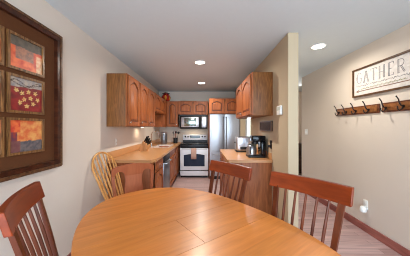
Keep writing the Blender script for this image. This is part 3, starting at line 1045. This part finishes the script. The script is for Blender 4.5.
# ------------------------------------------------------------------ sign on the right wall (local x along wall; rot -90: local x -> -Y world)
SY_0, SY_1, SZ0, SZ1 = 1.93, 2.82, 1.777, 2.16
t = thing('wall_sign', 'long white wooden sign reading GATHER in brown frame above coat racks', 'sign', (WR - 0.001, (SY_0 + SY_1) / 2, SZ0), R(-90))
W2, HH = (SY_1 - SY_0) / 2, SZ1 - SZ0
MB().ring(rc(-W2, W2, 0, HH), rc(-W2 + 0.02, W2 - 0.02, 0.02, HH - 0.02), -0.03, 0).build('frame', M_signwood, t)
MB().box(-W2 + 0.018, W2 - 0.018, -0.014, -0.001, 0.018, HH - 0.018).build('board', M_signboard, t)
LET = {
    'G': [[(0.95, 0.78), (0.8, 0.95), (0.5, 1.0), (0.2, 0.9), (0.05, 0.65), (0.05, 0.35), (0.2, 0.1), (0.5, 0.0), (0.8, 0.05), (0.95, 0.2), (0.95, 0.45)], [(0.6, 0.45), (1.05, 0.45)]],
    'A': [[(0.05, 0), (0.5, 1), (0.95, 0)], [(0.22, 0.36), (0.78, 0.36)], [(-0.05, 0), (0.2, 0)], [(0.8, 0), (1.05, 0)]],
    'T': [[(0.0, 0.85), (0.0, 1), (1, 1), (1, 0.85)], [(0.5, 1), (0.5, 0)], [(0.35, 0), (0.65, 0)]],
    'H': [[(0.12, 0), (0.12, 1)], [(0.88, 0), (0.88, 1)], [(0.12, 0.5), (0.88, 0.5)], [(0, 0), (0.26, 0)], [(0.74, 0), (1, 0)], [(0, 1), (0.26, 1)], [(0.74, 1), (1, 1)]],
    'E': [[(0.9, 0.84), (0.9, 1), (0.05, 1)], [(0.18, 1), (0.18, 0)], [(0.05, 0), (0.92, 0), (0.92, 0.18)], [(0.18, 0.52), (0.68, 0.52)]],
    'R': [[(0.15, 0), (0.15, 1)], [(0.03, 1), (0.6, 1), (0.85, 0.9), (0.92, 0.75), (0.85, 0.6), (0.6, 0.5), (0.15, 0.5)], [(0.5, 0.5), (1.0, 0)], [(0.03, 0), (0.3, 0)]],
}
m = MB()
x = -W2 + 0.068
lw, lh = 0.080, 0.145
zl = 0.178
for cch in 'GATHER':
    for st in LET[cch]:
        pts = [(x + p[0] * lw, zl + p[1] * lh) for p in st]
        for (a, b) in zip(pts[:-1], pts[1:]):
            dx, dz = b[0] - a[0], b[1] - a[1]
            ln = math.hypot(dx, dz)
            nx, nz = -dz / ln, dx / ln
            main = abs(dz) > 0.3 * lh
            for off in ((-0.006, 0.006) if main else (0.0,)):
                m.bar((a[0] + nx * off, -0.0148, a[1] + nz * off), (b[0] + nx * off, -0.0148, b[1] + nz * off), 0.0042, 0.0018, side=(nx, 0, nz))
    x += lw + 0.035
m.build('lettering', M_ink, t)
m = MB()
pts = []
for k in range(160):
    u = k / 159
    pts.append((-W2 + 0.06 + u * (2 * W2 - 0.12), -0.0148, 0.143 + 0.011 * math.sin(u * 150) * (0.5 + 0.5 * math.sin(u * 37)) + 0.004 * math.sin(u * 61)))
m.tube(pts, 0.0019, 5)
m.build('script_line', M_ink, t)
m = MB()
m.tube([(-W2 + 0.06, -0.0148, 0.075), (W2 - 0.06, -0.0148, 0.075)], 0.0045, 6)
for s1 in (-1, 1):
    m.tube([(-W2 + 0.06, -0.0148, 0.075), (-W2 + 0.11, -0.0148, 0.075 + s1 * 0.022)], 0.0035, 6)
m.build('arrow', M_inkred, t)
m = MB()
for k in range(22):
    xx = -0.30 + 0.027 * k
    s1 = 1 if k % 2 else -1
    m.tube([(xx, -0.0148, 0.1), (xx + 0.022, -0.0148, 0.1 + s1 * 0.014)], [0.0035, 0.0012], 5)
m.tube([(-0.31, -0.0148, 0.1), (0.31, -0.0148, 0.1)], 0.002, 5)
m.build('garland', M_inkgreen, t)


# ------------------------------------------------------------------ coat racks
def coat_rack(label, y0, y1, hooks):
    t = thing('coat_rack', label, 'coat rack', (WR - 0.001, (y0 + y1) / 2, 1.54), R(-90), 'coat racks below the sign')
    W = (y1 - y0) / 2
    MB().box(-W, W, -0.018, 0, 0, 0.112, 0.006).build('back_edge', M_rackedge, t)
    MB().box(-W + 0.018, W - 0.018, -0.024, -0.0182, 0.018, 0.096, 0.004).build('board', M_rack, t)
    yc = (y0 + y1) / 2
    for hy in hooks:
        x = yc - hy
        m = MB()
        m.lathe([(0.0, 0), (0.016, 0.001), (0.016, 0.004), (0.0, 0.005)], (0, 0, 0), 12)
        bmesh.ops.transform(m.bm, matrix=Matrix.Translation((x, -0.0245, 0.05)) @ Matrix.Rotation(R(90), 4, 'X'), verts=m.bm.verts)
        m.tube([(x, -0.027, 0.05), (x, -0.05, 0.058), (x, -0.068, 0.085), (x, -0.078, 0.125), (x, -0.098, 0.15)], [0.008, 0.0075, 0.007, 0.006, 0.006], 8)
        m.tube([(x, -0.027, 0.045), (x, -0.045, 0.018), (x, -0.065, 0.006), (x, -0.082, 0.018), (x, -0.088, 0.042)], [0.008, 0.0075, 0.007, 0.006, 0.006], 8)
        m.lathe([(0.0, -0.010), (0.010, 0), (0.0, 0.010)], (x, -0.1, 0.153), 8)
        m.lathe([(0.0, -0.009), (0.009, 0), (0.0, 0.009)], (x, -0.088, 0.046), 8)
        m.build('hook', M_iron, t)
    return t


coat_rack('honey wood coat rack with four dark hooks, left of the other rack', 2.402, 3.168, (3.10, 2.94, 2.755, 2.545))
coat_rack('honey wood coat rack cut off by the right edge of the photo', 1.56, 2.364, (2.30, 2.10, 1.90, 1.67))


# ------------------------------------------------------------------ wall plates and small wall things
def on_wall(name, label, cat, loc, rz):
    return thing(name, label, cat, loc, rz)


t = on_wall('light_switch', 'white double light switch plate far along the right wall', 'switch', (WR - 0.0005, 4.14, 1.21), R(-90))
MB().box(-0.058, 0.058, -0.006, 0, 0, 0.115, 0.002).build('plate', M_white, t)
for s1 in (-0.024, 0.024):
    MB().box(s1 - 0.007, s1 + 0.007, -0.016, -0.0062, 0.045, 0.068, 0.002).build('toggle', M_trim, t)
t = on_wall('wall_outlet', 'white wall outlet low on the cream right wall', 'outlet', (WR - 0.0005, 2.62, 0.30), R(-90))
MB().box(-0.036, 0.036, -0.006, 0, 0, 0.115, 0.002).build('plate', M_white, t)
for z in (0.032, 0.083):
    MB().box(-0.016, 0.016, -0.008, -0.0062, z - 0.016, z + 0.016, 0.001).build('socket', M_trim, t)
t = on_wall('air_freshener', 'white plug-in air freshener in the low right wall outlet', 'air freshener', (WR - 0.0085, 2.60, 0.265), R(-90))
m = MB()
m.lathe([(0.022, 0.0), (0.036, 0.008), (0.04, 0.03), (0.036, 0.06), (0.024, 0.075), (0.0, 0.078)], (0, -0.042, 0), 18)
m.build('body', M_white, t)
MB().box(-0.02, 0.02, -0.02, -0.0005, 0.03, 0.06, 0.004).build('plug', M_white, t)
t = on_wall('wall_outlet', 'pale wall outlet above the left countertop backsplash', 'outlet', (WL + 0.0005, 3.06, 1.08), R(90))
MB().box(-0.036, 0.036, -0.006, 0, 0, 0.115, 0.002).build('plate', M_wall, t)
for z in (0.032, 0.083):
    MB().box(-0.016, 0.016, -0.008, -0.0062, z - 0.016, z + 0.016, 0.001).build('socket', M_white, t)
t = on_wall('thermostat', 'small white thermostat on the tan partition end', 'thermostat', (PX0 - 0.0005, 2.485, 1.52), R(-90))
MB().box(-0.066, 0.066, -0.026, 0, 0, 0.112, 0.006).build('body', M_white, t)
MB().box(-0.05, 0.05, -0.0275, -0.0262, 0.055, 0.1).build('screen', plain('pale lcd', rgb(196, 202, 190), 0.3), t)
t = on_wall('wall_plaque', 'dark wooden plaque on tan partition below the wall cabinet', 'plaque', (PX0 - 0.0005, 3.04, 1.31), R(-90))
MB().box(-0.285, 0.285, -0.018, 0, 0, 0.148, 0.004).build('board', M_plaque, t)
MB().ring(rc(-0.285, 0.285, 0, 0.148), rc(-0.265, 0.265, 0.018, 0.13), -0.026, -0.0182).build('border', M_bead, t)
t = on_wall('wall_outlet', 'dark wall outlet beside the coffee maker', 'outlet', (PX0 - 0.0005, 2.83, 1.065), R(-90))
MB().box(-0.04, 0.04, -0.006, 0, 0, 0.115, 0.002).build('plate', plain('bronze plate', rgb(70, 52, 40), 0.4, 0.5), t)
for z in (0.032, 0.083):
    MB().box(-0.016, 0.016, -0.008, -0.0062, z - 0.016, z + 0.016, 0.001).build('socket', M_black, t)
tg = MB().box(-0.018, 0.018, -0.045, -0.0085, 0.015, 0.05, 0.005)
tg.tube([(0, -0.045, 0.03), (0, -0.055, -0.02), (0.01, -0.05, -0.1), (0.02, -0.05, -0.1512 + 0.005)], 0.004, 6)
pl = tag(tg.build('power_plug', M_black), 'black power plug and cord in the dark outlet', 'plug')
pl.location, pl.rotation_euler = (PX0 - 0.0005, 2.83, 1.065), (0, 0, R(-90))


# ------------------------------------------------------------------ recessed ceiling lights
def can_light(label, x, y, power=CAN_POWER):
    t = thing('recessed_light', label, 'ceiling light', (x, y, ZC), 0, 'recessed ceiling lights')
    m = MB()
    cs = [(0.078, -0.001), (0.088, -0.001), (0.094, -0.004), (0.088, -0.010), (0.078, -0.012)]
    m.loft([[(r * math.cos(2 * PI * k / 28), r * math.sin(2 * PI * k / 28), z) for r, z in cs] for k in range(28)], closed=True)
    m.build('trim_ring', M_trim, t)
    MB().lathe([(0.0, -0.0015), (0.0775, -0.0015), (0.0775, -0.009), (0.0, -0.009)], segs=28).build('lens', M_bulb, t)
    d = bpy.data.lights.new('bulb', 'AREA')
    d.shape, d.size, d.energy, d.color = 'DISK', 0.07, power, CAN_COL
    d.spread = R(164)
    o = bpy.data.objects.new('bulb', d)
    COL.objects.link(o)
    o.parent, o.location = t, (0, 0, -0.014)
    return t


can_light('recessed ceiling light over the near part of kitchen', -0.066, 3.29, 25)
can_light('recessed ceiling light deeper in kitchen nearest the range', -0.06, 4.83)
can_light('recessed ceiling light in the hall right of partition', 1.51, 2.64, 12)


def puck(label, x, y, z, mat, power, col):
    t = thing('puck_light', label, 'puck light', (x, y, z), 0, 'under cabinet puck lights')
    MB().lathe([(0.0, -0.001), (0.036, -0.001), (0.036, -0.016), (0.028, -0.018), (0.0, -0.018)], segs=18).build('housing', M_white, t)
    MB().lathe([(0.0, -0.0182), (0.026, -0.0182), (0.024, -0.021), (0.0, -0.021)], segs=18).build('lens', mat, t)
    d = bpy.data.lights.new('bulb', 'AREA')
    d.shape, d.size, d.energy, d.color = 'DISK', 0.05, power, col
    o = bpy.data.objects.new('bulb', d)
    COL.objects.link(o)
    o.parent, o.location = t, (0, 0, -0.024)


puck('glowing puck light under the left wall cabinets', -1.235, 4.0, UB, M_puck, 0.6, (1, 0.82, 0.6))
puck('bluish puck light under the right wall cabinet', 0.72, 3.2, 1.53, M_puckcool, 0.8, (0.85, 0.9, 1.0))

# ------------------------------------------------------------------ things on the left countertop
t = thing('knife_block', 'slanted wooden knife block by the left backsplash', 'knife block', (-1.15, 3.82, CT), R(70))
prof = [(-0.075, 0.0), (0.07, 0.0), (0.115, 0.15), (0.02, 0.2)]
prof = [(-0.085, 0.0), (0.065, 0.0), (0.065, 0.02), (0.005, 0.205), (-0.085, 0.13)]
prof = [(0.085, 0.0), (-0.065, 0.0), (-0.115, 0.115), (-0.01, 0.19)]
MB().prism(prof, lambda a, b: (-0.045, a, b), lambda a, b: (0.045, a, b)).build('block', M_block, t)
dirn = Vector((0, -0.55, 0.83)).normalized()
for i in range(2):
    for j in range(3):
        k = (j + 0.5) / 3
        p = Vector((-0.022 + 0.044 * i, -0.115 + 0.105 * k, 0.115 + 0.075 * k))
        MB().bar(p - dirn * 0.01, p + dirn * (0.09 + 0.018 * j), 0.013, 0.018, 0.016, 0.02).build('knife_handle', M_black, t)
t = thing('canister', 'tall ribbed stainless canister behind the faucet', 'canister', (-1.085, 5.42, CT))
MB().lathe([(0.085, 0), (0.09, 0.01), (0.09, 0.09), (0.083, 0.095), (0.09, 0.10), (0.09, 0.18), (0.083, 0.185), (0.09, 0.19), (0.09, 0.27), (0.085, 0.28)], segs=24).build('body', M_dksteel, t)
MB().lathe([(0.09, 0.281), (0.09, 0.295), (0.07, 0.31), (0.015, 0.315), (0.018, 0.335), (0.0, 0.34)], segs=24).build('lid', M_steelh, t)
t = thing('utensil_crock', 'black utensil crock in the corner beside range', 'crock', (-0.80, 5.62, CT))
MB().lathe([(0.055, 0), (0.062, 0.005), (0.065, 0.15), (0.060, 0.15), (0.056, 0.01), (0.0, 0.008)], segs=20).build('body', M_black, t)
for i, (nm, dx, dy, top_, mat_, fl) in enumerate((('ladle', 0.075, 0.0, 0.26, M_black, 0.032), ('spatula', -0.06, 0.02, 0.26, M_jardark, 0.022), ('spoon', -0.005, 0.05, 0.27, M_jarred, 0.02), ('turner', 0.02, -0.05, 0.27, M_black, 0.024))):
    u = thing('cooking_' + nm, ('black cooking ladle', 'dark wooden spatula', 'reddish cooking spoon', 'black slotted turner')[i] + ' standing in the black crock', 'utensil', (-0.80, 5.62, CT), 0, 'utensils in the black crock')
    a, b = Vector((dx * 0.4, dy * 0.4, 0.012)), Vector((dx, dy, top_))
    MB().tube([a, b], 0.005, 8).build('handle', mat_, u)
    dv = (b - a).normalized()
    MB().tube([b, b + dv * 0.02, b + dv * 0.055, b + dv * 0.07], [0.006, fl, fl, 0.012], 10, flat=0.35).build('head', mat_, u)

# ------------------------------------------------------------------ things above the cabinets
t = thing('ceramic_jar', 'round red and amber ceramic jar on top of corner cabinet', 'jar', (-1.10, 5.79, UT))
rp = lambda a: 0.04 * math.cos(6 * a)
MB().lathe([(0.06, 0), (0.1, 0.02), (0.128, 0.08), (0.13, 0.12), (0.11, 0.17), (0.075, 0.19)], segs=48, ripple=rp).build('body', M_jarred, t)
for k in range(3):
    a0 = -PI / 2 + (k - 0.4) * PI / 3
    m = MB()
    secs = []
    for z, r0 in ((0.03, 0.108), (0.07, 0.1265), (0.12, 0.1325), (0.165, 0.1175)):
        hw_ = 0.22 if 0.05 < z < 0.15 else 0.08
        row = []
        for q in range(5):
            a = a0 + PI / 6 + hw_ * (q - 2) / 2
            rr = r0 * (1 + rp(a)) + 0.003
            row.append((rr * math.cos(a), rr * math.sin(a), z))
        secs.append(row + [(p[0] * 0.95, p[1] * 0.95, p[2]) for p in row[::-1]])
    m.loft(secs)
    m.build('amber_patch', M_jargold, t)
l_ = MB().lathe([(0.08, 0.191), (0.084, 0.2), (0.06, 0.225), (0.02, 0.235)], segs=24).build('lid', M_jarred, t)
MB().lathe([(0.012, 0.235), (0.02, 0.25), (0.016, 0.268), (0.0, 0.272)], segs=14).build('knob', M_jardark, l_)
for k in range(6):
    a = k * PI / 3 + 0.2
    MB().tube([(0.05 * math.cos(a), 0.05 * math.sin(a), 0.222), (0.085 * math.cos(a), 0.085 * math.sin(a), 0.235), (0.11 * math.cos(a), 0.11 * math.sin(a), 0.225)], [0.008, 0.014, 0.003], 8).build('leaf', M_jardark, l_)
t = thing('serving_tray', 'dark flat tray lying on top of cabinet above microwave', 'tray', (-0.45, 5.86, UT))
m = MB().box(-0.23, 0.23, -0.1, 0.1, 0.001, 0.012, 0.003)
m.build('base', plain('dark grey tray', rgb(78, 70, 66), 0.5, var=0.1), t)
MB(Matrix.Translation((0, 0, 0.0125)) @ Matrix.Rotation(R(90), 4, 'X')).ring(rect(0.23, 0.1), rect(0.218, 0.088), -0.018, 0).build('rim', M_jardark, t)

# ------------------------------------------------------------------ things on the right countertop
t = thing('coffee_maker', 'black drip coffee maker on the right countertop', 'coffee maker', (0.80, 3.07, CT))
MB().box(-0.14, 0.12, -0.1, 0.1, 0, 0.028, 0.008).build('base', M_black, t)
MB().box(0.055, 0.12, -0.1, 0.1, 0.029, 0.235, 0.008).build('water_tank', M_gloss, t)
MB().box(-0.075, 0.12, -0.1, 0.1, 0.2355, 0.325, 0.014).build('brew_head', M_gloss, t)
MB().lathe([(0.055, 0.200), (0.05, 0.235)], (-0.02, 0, 0), 18).build('filter_basket', M_black, t)
t = thing('coffee_carafe', 'steel carafe sitting on the black coffee maker base', 'carafe', (0.728, 3.07, CT + 0.0285))
MB().lathe([(0.066, 0), (0.076, 0.01), (0.078, 0.08), (0.066, 0.13), (0.05, 0.15)], segs=24).build('body', M_steel, t)
MB().lathe([(0.05, 0.1505), (0.052, 0.158), (0.03, 0.166), (0.0, 0.167)], segs=20).build('lid', M_black, t)
MB().tube([(-0.02, -0.062, 0.125), (-0.035, -0.108, 0.125), (-0.04, -0.114, 0.07), (-0.025, -0.072, 0.03)], 0.008, 8).build('handle', M_black, t)
t = thing('toaster', 'stainless steel toaster behind the coffee maker', 'toaster', (0.755, 3.74, CT))
m = MB().box(-0.165, 0.165, -0.13, 0.13, 0.02, 0.275, 0.03, 4)
m.build('body', M_steelh, t)
MB().box(-0.165, 0.165, -0.13, 0.13, 0.0, 0.0195, 0.006).build('base', M_black, t)
for yy in (-0.045, 0.045):
    MB().box(-0.11, 0.11, yy - 0.014, yy + 0.014, 0.2755, 0.278).build('slot', M_black, t)
MB().box(-0.188, -0.1655, -0.02, 0.02, 0.16, 0.18, 0.005).build('lever', M_black, t)
MB().box(-0.10, 0.10, -0.1345, -0.1305, 0.05, 0.10, 0.003).build('control_strip', M_black, t)

# ------------------------------------------------------------------ sliver of the side room
t = thing('sideboard', 'dark sideboard glimpsed between partition and right wall', 'sideboard', (2.95, 5.78, 0))
MB().box(-0.35, 0.35, -0.2, 0.2, 0.08, 0.86, 0.006).build('body', M_darkcab, t)
MB().box(-0.37, 0.37, -0.22, 0.22, 0.861, 0.89, 0.006).build('top', M_darkcab, t)
for sx in (-0.17, 0.17):
    MB().box(sx - 0.16, sx + 0.16, -0.216, -0.201, 0.11, 0.84, 0.005).build('door', M_darkcab, t)
for sx in (-1, 1):
    for sy in (-1, 1):
        MB().box(sx * 0.3 - 0.025, sx * 0.3 + 0.025, sy * 0.15 - 0.025, sy * 0.15 + 0.025, 0, 0.079).build('leg', M_darkcab, t)
